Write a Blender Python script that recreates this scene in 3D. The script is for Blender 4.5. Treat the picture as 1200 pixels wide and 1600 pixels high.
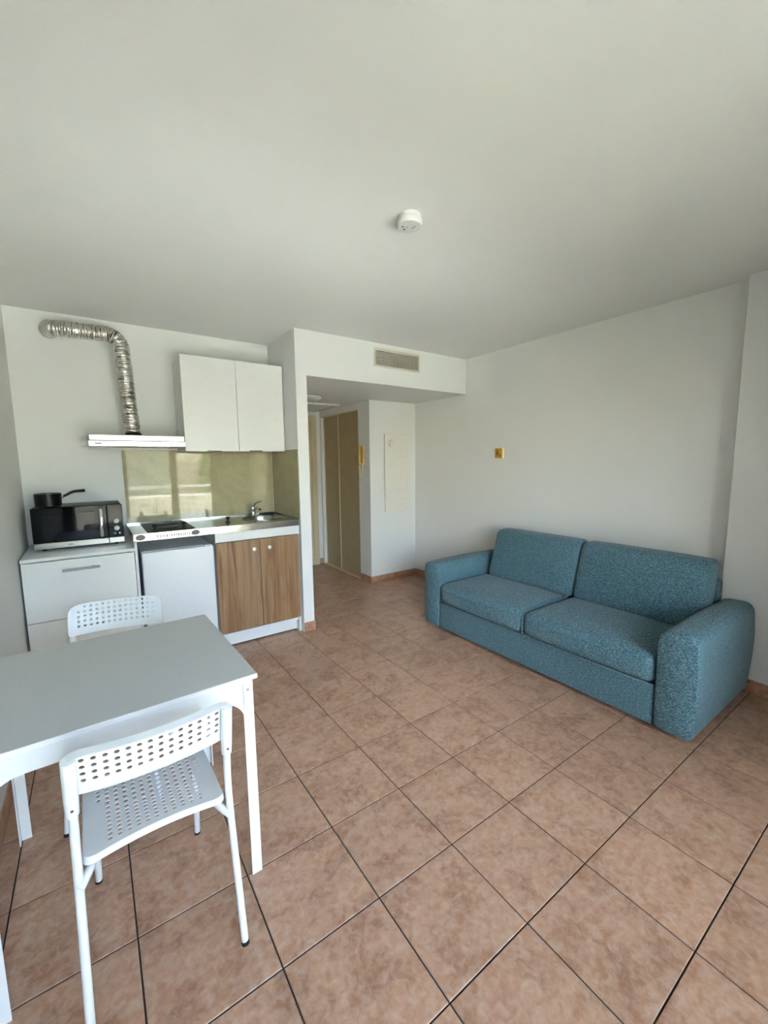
import bpy, bmesh, math, random
from mathutils import Vector, Matrix
random.seed(7)
for o in list(bpy.data.objects): bpy.data.objects.remove(o)
S = bpy.context.scene
C = S.collection
PI = math.pi

# ---------------------------------------------------------------- camera
FPX, YAW, PITCH, ROLL, CAMH = 648.96, 0.6123, -0.1199, -0.0118, 1.4414
cd = bpy.data.cameras.new('camera'); cam = bpy.data.objects.new('camera', cd); C.objects.link(cam)
fw = Vector((math.sin(YAW)*math.cos(PITCH), math.cos(YAW)*math.cos(PITCH), math.sin(PITCH)))
rt = fw.cross(Vector((0, 0, 1))).normalized(); up = rt.cross(fw)
r2 = rt*math.cos(ROLL)+up*math.sin(ROLL); u2 = -rt*math.sin(ROLL)+up*math.cos(ROLL)
cam.matrix_world = Matrix(((r2.x, u2.x, -fw.x, 0), (r2.y, u2.y, -fw.y, 0), (r2.z, u2.z, -fw.z, CAMH), (0, 0, 0, 1)))
cd.sensor_fit = 'VERTICAL'; cd.sensor_height = 36.0; cd.lens = 36.0*FPX/1600.0
cd.clip_start = 0.02
S.camera = cam

# ---------------------------------------------------------------- world, sun, exposure
w = bpy.data.worlds.new('sky'); S.world = w; w.use_nodes = True
nt = w.node_tree; nt.nodes.clear()
sky = nt.nodes.new('ShaderNodeTexSky'); sky.sky_type = 'NISHITA'; sky.sun_disc = False
sky.sun_elevation = math.radians(51.2); sky.sun_rotation = math.radians(232.8); sky.dust_density = 2.0; sky.air_density = 1.0
bg = nt.nodes.new('ShaderNodeBackground'); bg.inputs['Strength'].default_value = 0.36
wo = nt.nodes.new('ShaderNodeOutputWorld')
nt.links.new(sky.outputs[0], bg.inputs['Color']); nt.links.new(bg.outputs[0], wo.inputs['Surface'])
sl = bpy.data.lights.new('sun_offscreen', 'SUN'); sl.energy = 17.0; sl.angle = math.radians(1.0); sl.color = (1.0, 1.0, 1.0)
so = bpy.data.objects.new('sun_offscreen', sl); C.objects.link(so)
so.rotation_euler = Vector((0.50, 0.38, -0.78)).to_track_quat('-Z', 'Y').to_euler()
pl = bpy.data.lights.new('window_portal_offscreen', 'AREA'); pl.shape = 'RECTANGLE'; pl.size = 2.36; pl.size_y = 2.24
pl.cycles.is_portal = True
po = bpy.data.objects.new('window_portal_offscreen', pl); C.objects.link(po); po.location = (0.83, -1.02, 1.1)
po.rotation_euler = Vector((0, 1, 0)).to_track_quat('-Z', 'Z').to_euler()
V = S.view_settings
S.display_settings.display_device = 'sRGB'
V.view_transform = 'Standard'; V.look = 'None'; V.gamma = 1.0; V.use_curve_mapping = False
V.exposure = 3.62
S.cycles.diffuse_bounces = 8; S.cycles.max_bounces = 14; S.cycles.sample_clamp_indirect = 12.0

# ---------------------------------------------------------------- materials
def lin(c):
    return tuple(((x/255)/12.92 if x/255 <= 0.04045 else ((x/255+0.055)/1.055)**2.4) for x in c)+(1.0,)
class NM:
    def __init__(s, name):
        s.m = bpy.data.materials.new(name); s.m.use_nodes = True; s.t = s.m.node_tree
        s.b = s.t.nodes['Principled BSDF']; s.o = s.t.nodes['Material Output']
    def n(s, typ, **k):
        x = s.t.nodes.new(typ)
        for a, v in k.items():
            if a in x.inputs.keys(): x.inputs[a].default_value = v
            else: setattr(x, a, v)
        return x
    def l(s, a, b): s.t.links.new(a, b)
    def pos(s, scale=(1, 1, 1), obj=False):
        tc = s.n('ShaderNodeTexCoord'); mp = s.n('ShaderNodeMapping'); mp.inputs['Scale'].default_value = scale
        if obj: s.l(tc.outputs['Object'], mp.inputs[0])
        else:
            g = s.n('ShaderNodeNewGeometry'); s.l(g.outputs['Position'], mp.inputs[0])
        return mp.outputs[0]
    def noise(s, vec, scale, detail=3, rough=0.5, dist=0.0):
        x = s.n('ShaderNodeTexNoise'); x.inputs['Scale'].default_value = scale; x.inputs['Detail'].default_value = detail
        x.inputs['Roughness'].default_value = rough; x.inputs['Distortion'].default_value = dist
        s.l(vec, x.inputs['Vector']); return x.outputs['Fac']
    def ramp(s, fac, stops):
        x = s.n('ShaderNodeValToRGB'); e = x.color_ramp.elements
        while len(e) < len(stops): e.new(0.5)
        for i, (p, c) in enumerate(stops): e[i].position = p; e[i].color = c if len(c) == 4 else lin(c)
        s.l(fac, x.inputs[0]); return x.outputs[0]
    def bump(s, h, strength, dist=0.001):
        x = s.n('ShaderNodeBump'); x.inputs['Strength'].default_value = strength; x.inputs['Distance'].default_value = dist
        s.l(h, x.inputs['Height']); s.l(x.outputs[0], s.b.inputs['Normal'])
    def mix(s, fac, a, b, mode='MIX'):
        x = s.n('ShaderNodeMix'); x.data_type = 'RGBA'; x.blend_type = mode
        for k, v in ((0, fac), (6, a), (7, b)):
            if hasattr(v, 'is_linked') or hasattr(v, 'links'): s.l(v, x.inputs[k])
            else: x.inputs[k].default_value = v
        return x.outputs[2]
    def set(s, **k):
        for a, v in k.items():
            key = a.replace('_', ' ')
            if hasattr(v, 'links'): s.l(v, s.b.inputs[key])
            else: s.b.inputs[key].default_value = v
        return s

def plain(name, col, rough=0.5, metal=0.0, var=0.04, scale=30, spec=0.5, bump=0.0, coat=0.0):
    m = NM(name); c = lin(col)
    v = m.noise(m.pos(obj=True), scale, 4)
    lo = tuple(max(0, x*(1-var)) for x in c[:3])+(1,); hi = tuple(min(1, x*(1+var)) for x in c[:3])+(1,)
    m.set(Base_Color=m.ramp(v, [(0.3, lo), (0.7, hi)]), Roughness=rough, Metallic=metal)
    m.b.inputs['Specular IOR Level'].default_value = spec
    if coat: m.b.inputs['Coat Weight'].default_value = coat; m.b.inputs['Coat Roughness'].default_value = 0.04
    if bump: m.bump(v, bump)
    return m.m

def wallmat(name, col, bump=0.25):
    m = NM(name); p = m.pos(); c = lin(col)
    big = m.noise(p, 1.3, 3); fine = m.noise(p, 190, 4, 0.6)
    lo = tuple(x*0.965 for x in c[:3])+(1,)
    m.set(Base_Color=m.ramp(big, [(0.3, lo), (0.7, c)]), Roughness=0.75)
    m.b.inputs['Specular IOR Level'].default_value = 0.25
    m.bump(fine, bump, 0.0015); return m.m

M = {}
M['wall'] = wallmat('white_wall_paint', (223, 223, 220))
M['ceil'] = wallmat('white_ceiling_paint', (227, 228, 226), 0.35)
M['white'] = plain('white_lacquer', (216, 216, 214), 0.35, var=0.01)
M['cabwhite'] = plain('white_cabinet_board', (222, 222, 218), 0.38, var=0.02, scale=60)
M['fridge'] = plain('white_fridge_enamel', (214, 216, 219), 0.32, var=0.02, scale=200, bump=0.05)
M['metalwhite'] = plain('white_powder_coat', (212, 214, 214), 0.32, var=0.01)
M['plastic'] = plain('white_plastic', (214, 216, 214), 0.38, var=0.01)
M['tabletop'] = plain('grey_table_laminate', (186, 186, 182), 0.42, var=0.03, scale=140)
M['black'] = plain('black_gloss', (6, 6, 7), 0.05, var=0.05, spec=0.2)
M['darkglass'] = plain('dark_oven_glass', (8, 9, 16), 0.04, var=0.05, spec=0.22)
M['hob'] = plain('black_hob_enamel', (10, 10, 11), 0.4, var=0.05, spec=0.12)
M['blackmatte'] = plain('black_plastic', (16, 16, 17), 0.45)
M['gasket'] = plain('grey_door_gasket', (128, 128, 126), 0.7)
M['pot'] = plain('black_nonstick', (9, 9, 10), 0.35, spec=0.25)
M['chrome'] = plain('chrome', (215, 216, 218), 0.12, 1.0)
M['knobwhite'] = plain('cream_knob', (238, 230, 218), 0.3)
M['beige'] = plain('yellowed_beige_plastic', (190, 156, 88), 0.4, var=0.06)
M['yellow'] = plain('yellow_plastic', (196, 150, 36), 0.5, var=0.15)
M['cream'] = plain('cream_plastic', (226, 214, 178), 0.45)
M['doorbeige'] = plain('beige_closet_panel', (166, 148, 112), 0.42, var=0.05, scale=8)
M['railbeige'] = plain('pale_beige_profile', (205, 192, 162), 0.4)
M['frame'] = plain('window_frame_grey', (205, 205, 200), 0.4)
M['terracotta'] = None
M['parapet'] = plain('parapet_render', (214, 206, 188), 0.85, var=0.08, scale=6)
M['coping'] = plain('pale_stone_coping', (240, 234, 222), 0.8, var=0.04)
M['balcony'] = plain('balcony_floor', (204, 204, 202), 0.7, var=0.05)
M['facade'] = plain('opposite_facade', (222, 210, 186), 0.85, var=0.08, scale=1.2)
M['grass'] = plain('garden_ground', (112, 118, 84), 0.95, var=0.3, scale=2)
M['bark'] = plain('bark', (92, 78, 62), 0.9, var=0.3)
M['leaf'] = plain('foliage', (96, 112, 66), 0.7, var=0.5, scale=2.5)
M['grey'] = plain('grey_print_and_slot_shade', (98, 97, 94), 0.5)  # printed marks, and the painted shade of the worktop vent slots
M['dot'] = plain('dark_print', (50, 50, 52), 0.5)
M['foot'] = plain('black_rubber', (14, 14, 14), 0.7)

def tile_mat(name, stops, rough):
    m = NM(name); p = m.pos()
    oi = m.n('ShaderNodeObjectInfo'); ad = m.n('ShaderNodeVectorMath', operation='MULTIPLY_ADD')
    cmb = m.n('ShaderNodeCombineXYZ')
    for i in range(3): m.l(oi.outputs['Random'], cmb.inputs[i])
    ad.inputs[1].default_value = (37, 53, 71); m.l(cmb.outputs[0], ad.inputs[0]); m.l(p, ad.inputs[2])
    a = m.noise(ad.outputs[0], 8.5, 7, 0.62, 0.5); b = m.noise(ad.outputs[0], 40, 5, 0.6, 0.6)
    col = m.ramp(a, stops)
    col2 = m.mix(m.ramp(b, [(0.38, (0, 0, 0, 1)), (0.70, (0.55, 0.55, 0.55, 1))]), col, lin((198, 173, 156)))
    hs = m.n('ShaderNodeHueSaturation'); vr = m.n('ShaderNodeMapRange'); vr.inputs['To Min'].default_value = 0.93; vr.inputs['To Max'].default_value = 1.06
    m.l(oi.outputs['Random'], vr.inputs['Value']); m.l(vr.outputs[0], hs.inputs['Value']); m.l(col2, hs.inputs['Color'])
    m.set(Base_Color=hs.outputs[0])
    m.set(Roughness=m.ramp(b, [(0.2, (rough-.06,)*3+(1,)), (0.8, (rough+.08,)*3+(1,))]))
    m.b.inputs['Specular IOR Level'].default_value = 0.5
    m.bump(a, 0.12, 0.004); return m.m
M['tile'] = tile_mat('mottled_ceramic_tile', [(0.30, (138, 95, 69)), (0.45, (160, 117, 88)), (0.56, (177, 137, 108)), (0.68, (168, 121, 97))], 0.36)
M['terracotta'] = tile_mat('terracotta_skirting_tile', [(0.3, (146, 96, 62)), (0.5, (168, 116, 78)), (0.7, (180, 132, 94))], 0.4)
M['grout'] = plain('dark_grout', (50, 41, 35), 0.9, var=0.2, scale=20)

def wood_mat():
    m = NM('oak_laminate'); p = m.pos((1, 1, 1))
    def sc(sx, sz, scale, det, dist):
        mp = m.n('ShaderNodeMapping'); mp.inputs['Scale'].default_value = (sx, sx, sz); m.l(p, mp.inputs[0])
        return m.noise(mp.outputs[0], scale, det, 0.6, dist)
    a = sc(16, 0.9, 1.0, 5, 1.2); b = sc(150, 3.0, 1.0, 3, 0.2); d = sc(5, 0.45, 1.0, 2, 0.6)
    c1 = m.ramp(a, [(0.28, (86, 57, 33)), (0.45, (132, 95, 60)), (0.58, (158, 121, 83)), (0.72, (108, 75, 45))])
    c2 = m.mix(m.ramp(b, [(0.4, (0, 0, 0, 1)), (0.7, (0.42, 0.42, 0.42, 1))]), c1, lin((76, 50, 30)))
    c3 = m.mix(m.ramp(d, [(0.42, (0, 0, 0, 1)), (0.62, (0.45, 0.45, 0.45, 1))]), c2, lin((150, 120, 90)))
    m.set(Base_Color=c3, Roughness=0.45); m.bump(b, 0.15); return m.m
M['wood'] = wood_mat()

def fabric_mat():
    m = NM('teal_heather_fabric'); p = m.pos()
    def sc(v, scale):
        mp = m.n('ShaderNodeMapping'); mp.inputs['Scale'].default_value = v; m.l(p, mp.inputs[0])
        return m.noise(mp.outputs[0], scale, 3, 0.7)
    a = sc((1.5, 0.75, 2.6), 130); b = sc((1, 1, 1), 420); big = m.noise(p, 5, 3)
    c1 = m.ramp(a, [(0.36, (34, 60, 71)), (0.5, (71, 104, 115)), (0.64, (132, 164, 171))])
    c2 = m.mix(m.ramp(b, [(0.35, (0, 0, 0, 1)), (0.7, (0.5, 0.5, 0.5, 1))]), c1, lin((54, 86, 99)))
    m.set(Base_Color=c2, Roughness=0.92); m.b.inputs['Specular IOR Level'].default_value = 0.15
    m.b.inputs['Sheen Weight'].default_value = 0.15
    m.bump(a, 0.6, 0.002); return m.m
M['fabric'] = fabric_mat()

def steel_mat(name, col, rough, sc=(4, 220, 220)):
    m = NM(name); v = m.noise(m.pos(sc), 1.0, 3)
    m.set(Base_Color=lin(col), Metallic=1.0, Roughness=m.ramp(v, [(0.3, (rough-.05,)*3+(1,)), (0.7, (rough+.07,)*3+(1,))])); return m.m
M['steel'] = steel_mat('brushed_steel', (182, 180, 174), 0.19)
M['steeldark'] = steel_mat('hood_body_steel', (190, 187, 180), 0.34)
M['handle'] = steel_mat('satin_handle', (150, 146, 140), 0.3)
def foil_mat():
    m = NM('crumpled_foil'); p = m.pos(); v = m.noise(p, 90, 3, 0.6)
    m.set(Base_Color=lin((226, 222, 214)), Metallic=1.0, Roughness=0.16); m.bump(v, 0.7, 0.006); return m.m
M['foil'] = foil_mat()
def splash_mat():
    m = NM('glossy_olive_backsplash'); p = m.pos()
    a = m.noise(p, 3.5, 6, 0.6, 1.5); b = m.noise(p, 11, 6, 0.65, 2.2)
    c = m.ramp(a, [(0.3, (160, 152, 116)), (0.55, (176, 167, 132)), (0.75, (168, 160, 122))])
    c = m.mix(m.ramp(b, [(0.47, (0, 0, 0, 1)), (0.5, (0.35, 0.35, 0.35, 1)), (0.53, (0, 0, 0, 1))]), c, lin((192, 184, 150)))
    m.set(Base_Color=c, Roughness=0.03); m.b.inputs['IOR'].default_value = 1.5; return m.m
M['splash'] = splash_mat()
def pane_mat():
    m = NM('window_glass'); t = m.t
    tr = m.n('ShaderNodeBsdfTransparent'); gl = m.n('ShaderNodeBsdfGlossy'); gl.inputs['Roughness'].default_value = 0.0
    fr = m.n('ShaderNodeFresnel'); mx = m.n('ShaderNodeMixShader')
    v = m.noise(m.pos(), 3); tr.inputs[0].default_value = (0.95, 0.97, 0.96, 1)
    m.l(fr.outputs[0], mx.inputs[0]); m.l(tr.outputs[0], mx.inputs[1]); m.l(gl.outputs[0], mx.inputs[2]); m.l(mx.outputs[0], m.o.inputs['Surface'])
    return m.m
M['pane'] = pane_mat()

# ---------------------------------------------------------------- mesh helpers
ORG = {}
def mesh_obj(name, bm, mat, parent=None, smooth=False):
    me = bpy.data.meshes.new(name); 
    org = ORG.get(parent.name, Vector((0, 0, 0))) if parent else Vector((0, 0, 0))
    if org.length: bmesh.ops.translate(bm, verts=bm.verts, vec=-org)
    bmesh.ops.recalc_face_normals(bm, faces=bm.faces)
    bm.to_mesh(me); bm.free()
    if smooth:
        for f in me.polygons: f.use_smooth = True
        if smooth is not True: me.set_sharp_from_angle(angle=math.radians(smooth))
    me.materials.append(M[mat] if isinstance(mat, str) else mat)
    o = bpy.data.objects.new(name, me); C.objects.link(o)
    if parent: o.parent = parent; ORG[o.name] = org
    return o
def tag(o, label=None, cat=None, group=None, kind=None):
    if label: o['label'] = label
    if cat: o['category'] = cat
    if group: o['group'] = group
    if kind: o['kind'] = kind
    return o
def thing(name, label, cat, loc=(0, 0, 0), rotz=0, group=None, world=True):
    o = bpy.data.objects.new(name, None); C.objects.link(o); o.empty_display_size = 0.1
    o.location = loc; o.rotation_euler = (0, 0, rotz); ORG[o.name] = Vector(loc) if world else Vector((0, 0, 0))
    return tag(o, label, cat, group)
def struct(name, bm, mat, label=None, parent=None, smooth=False):
    o = mesh_obj(name, bm, mat, parent, smooth)
    if not parent: tag(o, label, None, None, 'structure')
    return o
def sempty(name, label, loc=(0, 0, 0)):
    o = bpy.data.objects.new(name, None); C.objects.link(o); o.location = loc; ORG[o.name] = Vector(loc)
    return tag(o, label, None, None, 'structure')
def box(bm, lo, hi, bev=0.0, seg=1):
    r = bmesh.ops.create_cube(bm, size=1.0); vs = r['verts']
    for v in vs: v.co = Vector([lo[i]+(v.co[i]+.5)*(hi[i]-lo[i]) for i in range(3)])
    if bev:
        es = list({e for v in vs for e in v.link_edges})
        bmesh.ops.bevel(bm, geom=es, offset=bev, segments=seg, affect='EDGES', profile=0.5)
    return bm
def B(*boxes, bev=0.0, seg=1):
    bm = bmesh.new()
    for lo, hi in boxes: box(bm, lo, hi, bev, seg)
    return bm
def cyl(bm, a, b, r1, r2=None, n=24, cap=True):
    a = Vector(a); b = Vector(b); r2 = r1 if r2 is None else r2; d = b-a
    q = d.to_track_quat('Z', 'Y').to_matrix().to_4x4(); q.translation = (a+b)/2
    bmesh.ops.create_cone(bm, cap_ends=cap, cap_tris=False, segments=n, radius1=r1, radius2=r2, depth=d.length, matrix=q)
    return bm
def tube(bm, pts, rad, n=12, cap=True, flat=1.0):
    pts = [Vector(p) for p in pts]; rings = []; k = len(pts)
    T = [(pts[min(i+1, k-1)]-pts[max(i-1, 0)]).normalized() for i in range(k)]
    ref = Vector((0, 0, 1)) if abs(T[0].z) < 0.9 else Vector((1, 0, 0))
    N = (ref-T[0]*ref.dot(T[0])).normalized()
    for i in range(k):
        N = (N-T[i]*N.dot(T[i])).normalized(); Bn = T[i].cross(N)
        r = rad(i/(k-1)) if callable(rad) else rad
        rings.append([bm.verts.new(pts[i]+(N*math.cos(2*PI*j/n)*flat+Bn*math.sin(2*PI*j/n))*r) for j in range(n)])
    for i in range(k-1):
        for j in range(n): bm.faces.new((rings[i][j], rings[i][(j+1) % n], rings[i+1][(j+1) % n], rings[i+1][j]))
    if cap: bm.faces.new(rings[0]); bm.faces.new(rings[-1])
    return bm
def arcpath(pts, rad, steps=8):
    """polyline with its inner corners rounded"""
    pts = [Vector(p) for p in pts]; out = [pts[0]]
    for i in range(1, len(pts)-1):
        a = pts[i-1]-pts[i]; b = pts[i+1]-pts[i]; t = min(rad, a.length*.49, b.length*.49)
        p0 = pts[i]+a.normalized()*t; p2 = pts[i]+b.normalized()*t
        for s in range(steps+1):
            u = s/steps; out.append(p0*(1-u)**2+pts[i]*2*u*(1-u)+p2*u*u)
    out.append(pts[-1]); return out
def resample(pts, step):
    L = [0]
    for a, b in zip(pts, pts[1:]): L.append(L[-1]+(b-a).length)
    n = max(2, int(L[-1]/step)); out = []; j = 0
    for i in range(n+1):
        d = L[-1]*i/n
        while j < len(pts)-2 and L[j+1] < d: j += 1
        u = (d-L[j])/max(1e-9, L[j+1]-L[j]); out.append(pts[j].lerp(pts[j+1], min(1, max(0, u))))
    return out
def lathe(bm, c, prof, n=32, sx=1.0, sy=1.0):
    rings = []
    for r, z in prof:
        rings.append([bm.verts.new((c[0]+max(r, 1e-5)*sx*math.cos(2*PI*j/n), c[1]+max(r, 1e-5)*sy*math.sin(2*PI*j/n), c[2]+z)) for j in range(n)])
    for a, b in zip(rings, rings[1:]):
        for j in range(n): bm.faces.new((a[j], a[(j+1) % n], b[(j+1) % n], b[j]))
    bmesh.ops.remove_doubles(bm, verts=bm.verts, dist=1e-4)
    return bm
def prism(bm, poly, axis, lo, hi):
    def P(a, b, h): return {'x': (h, a, b), 'y': (a, h, b), 'z': (a, b, h)}[axis]
    v0 = [bm.verts.new(P(a, b, lo)) for a, b in poly]; v1 = [bm.verts.new(P(a, b, hi)) for a, b in poly]
    bm.faces.new(v0); bm.faces.new(v1[::-1]); n = len(poly)
    for i in range(n): bm.faces.new((v0[i], v1[i], v1[(i+1) % n], v0[(i+1) % n]))
    return bm
def puff(bm, lo, hi, r, fn=None, nc=4, nm=10):
    """rounded box with a dense skin; fn(p, u, v, w) reshapes it (u,v,w in -1..1)"""
    def axis(a, b):
        c = []
        for i in range(nc): c.append(a+r*(1-math.cos(PI/2*i/nc)))
        for i in range(nm+1): c.append(a+r+(b-a-2*r)*i/nm)
        for i in range(nc-1, -1, -1): c.append(b-r*(1-math.cos(PI/2*i/nc)))
        return c
    A = [axis(lo[i], hi[i]) for i in range(3)]; vd = {}
    def V(i, j, k):
        key = (i, j, k)
        if key not in vd:
            p = Vector((A[0][i], A[1][j], A[2][k]))
            q = Vector([min(max(p[t], lo[t]+r), hi[t]-r) for t in range(3)]); d = p-q
            if d.length > 1e-9: p = q+d.normalized()*r
            if fn:
                uvw = [2*(p[t]-lo[t])/(hi[t]-lo[t])-1 for t in range(3)]; p = fn(p, *uvw)
            vd[key] = bm.verts.new(p)
        return vd[key]
    n = [len(a)-1 for a in A]
    for i in range(n[0]):
        for j in range(n[1]):
            for k in (0, n[2]): bm.faces.new((V(i, j, k), V(i+1, j, k), V(i+1, j+1, k), V(i, j+1, k)))
    for i in range(n[0]):
        for k in range(n[2]):
            for j in (0, n[1]): bm.faces.new((V(i, j, k), V(i+1, j, k), V(i+1, j, k+1), V(i, j, k+1)))
    for j in range(n[1]):
        for k in range(n[2]):
            for i in (0, n[0]): bm.faces.new((V(i, j, k), V(i, j+1, k), V(i, j+1, k+1), V(i, j, k+1)))
    return bm

# ---------------------------------------------------------------- the room
XL, YB, YF, XR, XN, XD, ZB = -0.395, 3.802, 3.196, 3.3215, 1.398, 1.4926, 2.1446
XC, YC, XP, YP, YE, YW, H = 2.6489, 4.042, 3.2283, 0.866, 5.30, -0.90, 2.5
# floor: grout bed and every tile
bm = B(((XL-.1, YW-.1, -0.06), (XR+.12, YE+.1, -0.0035)))
floor = struct('floor', bm, 'grout', 'floor of square mottled beige-pink ceramic tiles with dark joints')
TS, GX, GY, JT = 0.3346, 0.6767, 0.6831, 0.0023
regions = [(XL, XR, YW, YF), (XL, XN, YF, YB), (XD, XR, YF, YC), (XD, XC, YC, YE)]
cache = {}
def tile_mesh(wx, wy):
    key = (round(wx, 4), round(wy, 4))
    if key not in cache:
        b = bmesh.new(); box(b, (0, 0, -0.009), (wx, wy, 0))
        top = [e for e in b.edges if all(v.co.z > -0.001 for v in e.verts)]
        bmesh.ops.bevel(b, geom=top, offset=0.0015, segments=1, affect='EDGES')
        bmesh.ops.recalc_face_normals(b, faces=b.faces)
        me = bpy.data.meshes.new('floor_tile'); b.to_mesh(me); b.free(); me.materials.append(M['tile']); cache[key] = me
    return cache[key]
rt_ = random.Random(3)
for i in range(-5, 10):
    for j in range(-6, 16):
        a0, a1, b0, b1 = GX+i*TS+JT, GX+(i+1)*TS-JT, GY+j*TS+JT, GY+(j+1)*TS-JT
        for (x0, x1, y0, y1) in regions:
            c0, c1, d0, d1 = max(a0, x0), min(a1, x1), max(b0, y0), min(b1, y1)
            if c1-c0 < 0.006 or d1-d0 < 0.006: continue
            if i < 9 and y0 == YW and y1 == YF and (b1 > YF) and c0 >= XN-0.0 and False: continue
            t = bpy.data.objects.new('floor_tile', tile_mesh(c1-c0, d1-d0)); C.objects.link(t)
            t.parent = floor; t.location = (c0, d0, rt_.uniform(-0.0006, 0.0))
# shell
struct('wall_left', B(((XL-.1, YW-.1, 0), (XL, YB+.1, H))), 'wall', 'white painted wall beside the table and drawer cabinet')
struct('wall_kitchen', B(((XL, YB, 0), (XN, YB+.1, H))), 'wall', 'white painted wall behind the kitchenette')
struct('wall_partition', B(((XN, YF, 0), (XD, YE, ZB))), 'wall', 'narrow white partition end between kitchenette and corridor')
struct('wall_right', B(((XR, YP, 0), (XR+.12, YE+.1, H))), 'wall', 'long white painted wall behind the sofa')
struct('wall_pilaster', B(((XP, YW, 0), (XR+.12, YP, H)), bev=0.004), 'wall', 'shallow white pilaster projecting from the sofa wall')
struct('wall_closet', B(((XC, YC, 0), (XR, YC+.1, ZB)), ((XC, YC+.1, 0), (XC+.1, 4.285, ZB)), ((XC, 4.285, 2.065), (XC+.1, 5.265, ZB)), ((XC, 5.265, 0), (XC+.1, YE, ZB)), ((XC+.11, 4.2, 0), (XC+.14, YE, ZB))), 'wall', 'white closet block at the far end of the sofa wall')
struct('wall_end', B(((XN, YE, 0), (XR, YE+.1, ZB))), 'wall', 'end wall of the entrance corridor')
struct('ceiling', B(((XL-.1, YW-.1, H), (XR+.12, YE+.1, H+.1))), 'ceil', 'white painted ceiling of the main room')
VA, VB, VC, VD = 2.170, 2.665, 2.313, 2.440
struct('ceiling_corridor', B(((XN, YF+.30, ZB), (XR, YE+.1, H)), ((XN, YF, ZB), (VA, YF+.30, H)), ((VB, YF, ZB), (XR, YF+.30, H)), ((VA, YF, ZB), (VB, YF+.30, VC)), ((VA, YF, VD), (VB, YF+.30, H))), 'wall', 'white dropped header and lowered corridor ceiling')
WX0, WX1, WZ = -0.34, 2.0, 2.24
struct('wall_window', B(((XL-.1, YW-.1, 0), (WX0, YW, H)), ((WX1, YW-.1, 0), (XP+.2, YW, H)), ((WX0, YW-.1, WZ), (WX1, YW, H))), 'wall', 'white wall around the balcony window')
# skirting tiles
SK, ST = 0.082, 0.009
def skirting(name, label, runs):
    """runs: (axis, fixed, from, to, normal sign) -> single skirting tiles"""
    e = sempty(name, label)
    for ax, f, a, b, sg in runs:
        n = max(1, round(abs(b-a)/TS)); st = (b-a)/n
        for k in range(n):
            p, q = sorted((a+st*k, a+st*(k+1))); p += .0012; q -= .0012
            g0, g1 = sorted((f-0.001*sg, f+sg*ST))
            lo, hi = ((p, g0, 0.001), (q, g1, SK)) if ax == 'x' else ((g0, p, 0.001), (g1, q, SK))
            mesh_obj('skirting_tile', B((lo, hi), bev=0.0015), 'terracotta', e)
skirting('baseboard_right', 'terracotta tile skirting along the sofa wall', [('y', XR, YP, YC, -1)])
skirting('baseboard_pilaster', 'terracotta tile skirting at the foot of the pilaster', [('y', XP, YW, YP, -1)])
skirting('baseboard_closet', 'terracotta tile skirting around the closet block corner', [('x', YC, XC-ST, XR-ST, -1), ('y', XC, YC, 4.28, -1)])
skirting('baseboard_partition', 'terracotta tile skirting around the partition foot', [('x', YF, XN, XD+ST, -1), ('y', XD, YF, YE, 1)])
skirting('baseboard_end', 'terracotta tile skirting at the corridor end corner', [('x', YE, 2.585, XC-.001, -1)])
skirting('baseboard_left', 'terracotta tile skirting along the wall beside the table', [('y', XL, YW, 3.19, 1)])

# entrance door at the corridor end
d = sempty('door_1', 'pale entrance door at the corridor end', (2.1, YE, 0))
mesh_obj('door_frame', B(((2.50, YE-.03, 0), (2.58, YE+.001, 2.08)), ((1.60, YE-.03, 0), (1.68, YE+.001, 2.08)), ((1.68, YE-.03, 2.0), (2.50, YE+.001, 2.08)), bev=.004), 'railbeige', d)
pn = mesh_obj('door_panel', B(((1.68, YE-.018, 0.004), (2.50, YE+.001, 2.0)), bev=.003), 'railbeige', d)
mesh_obj('panel_moulding', B(((1.78, YE-.024, 1.15), (2.40, YE-.018, 1.85)), ((1.78, YE-.024, 0.2), (2.40, YE-.018, 0.95)), bev=.004), 'railbeige', pn)
hb = bmesh.new(); cyl(hb, (1.75, YE-.018, 1.02), (1.75, YE-.07, 1.02), .01, n=12); tube(hb, [(1.75, YE-.065, 1.02), (1.87, YE-.065, 1.02)], .009, 10)
mesh_obj('door_handle', hb, 'chrome', pn, 40)
# closet sliding doors
for n_, (y0, y1, xx) in enumerate([(4.288, 4.80, XC+.012), (4.755, 5.262, XC+.045)]):
    d = sempty('door_%d' % (n_+2), ['beige sliding closet door next to the intercom handset', 'beige sliding closet door next to the entrance door'][n_], (xx, (y0+y1)/2, 0))
    mesh_obj('door_panel', B(((xx, y0, 0.014), (xx+.022, y1, 2.055)), bev=.001), 'doorbeige', d)
    for ye in (y0, y1-.014):
        mesh_obj('edge_profile', B(((xx-.006, ye, 0.014), (xx+.026, ye+.014, 2.055)), bev=.002), 'railbeige', d)
tr = sempty('trim_1', 'pale floor rail under the sliding closet doors', (XC, 4.77, 0))
mesh_obj('floor_rail', B(((XC-.004, 4.288, 0.0), (XC+.08, 5.262, 0.012)), bev=.002), 'railbeige', tr)
mesh_obj('top_rail', B(((XC+.002, 4.288, 2.055), (XC+.08, 5.262, 2.066))), 'railbeige', tr)

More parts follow.
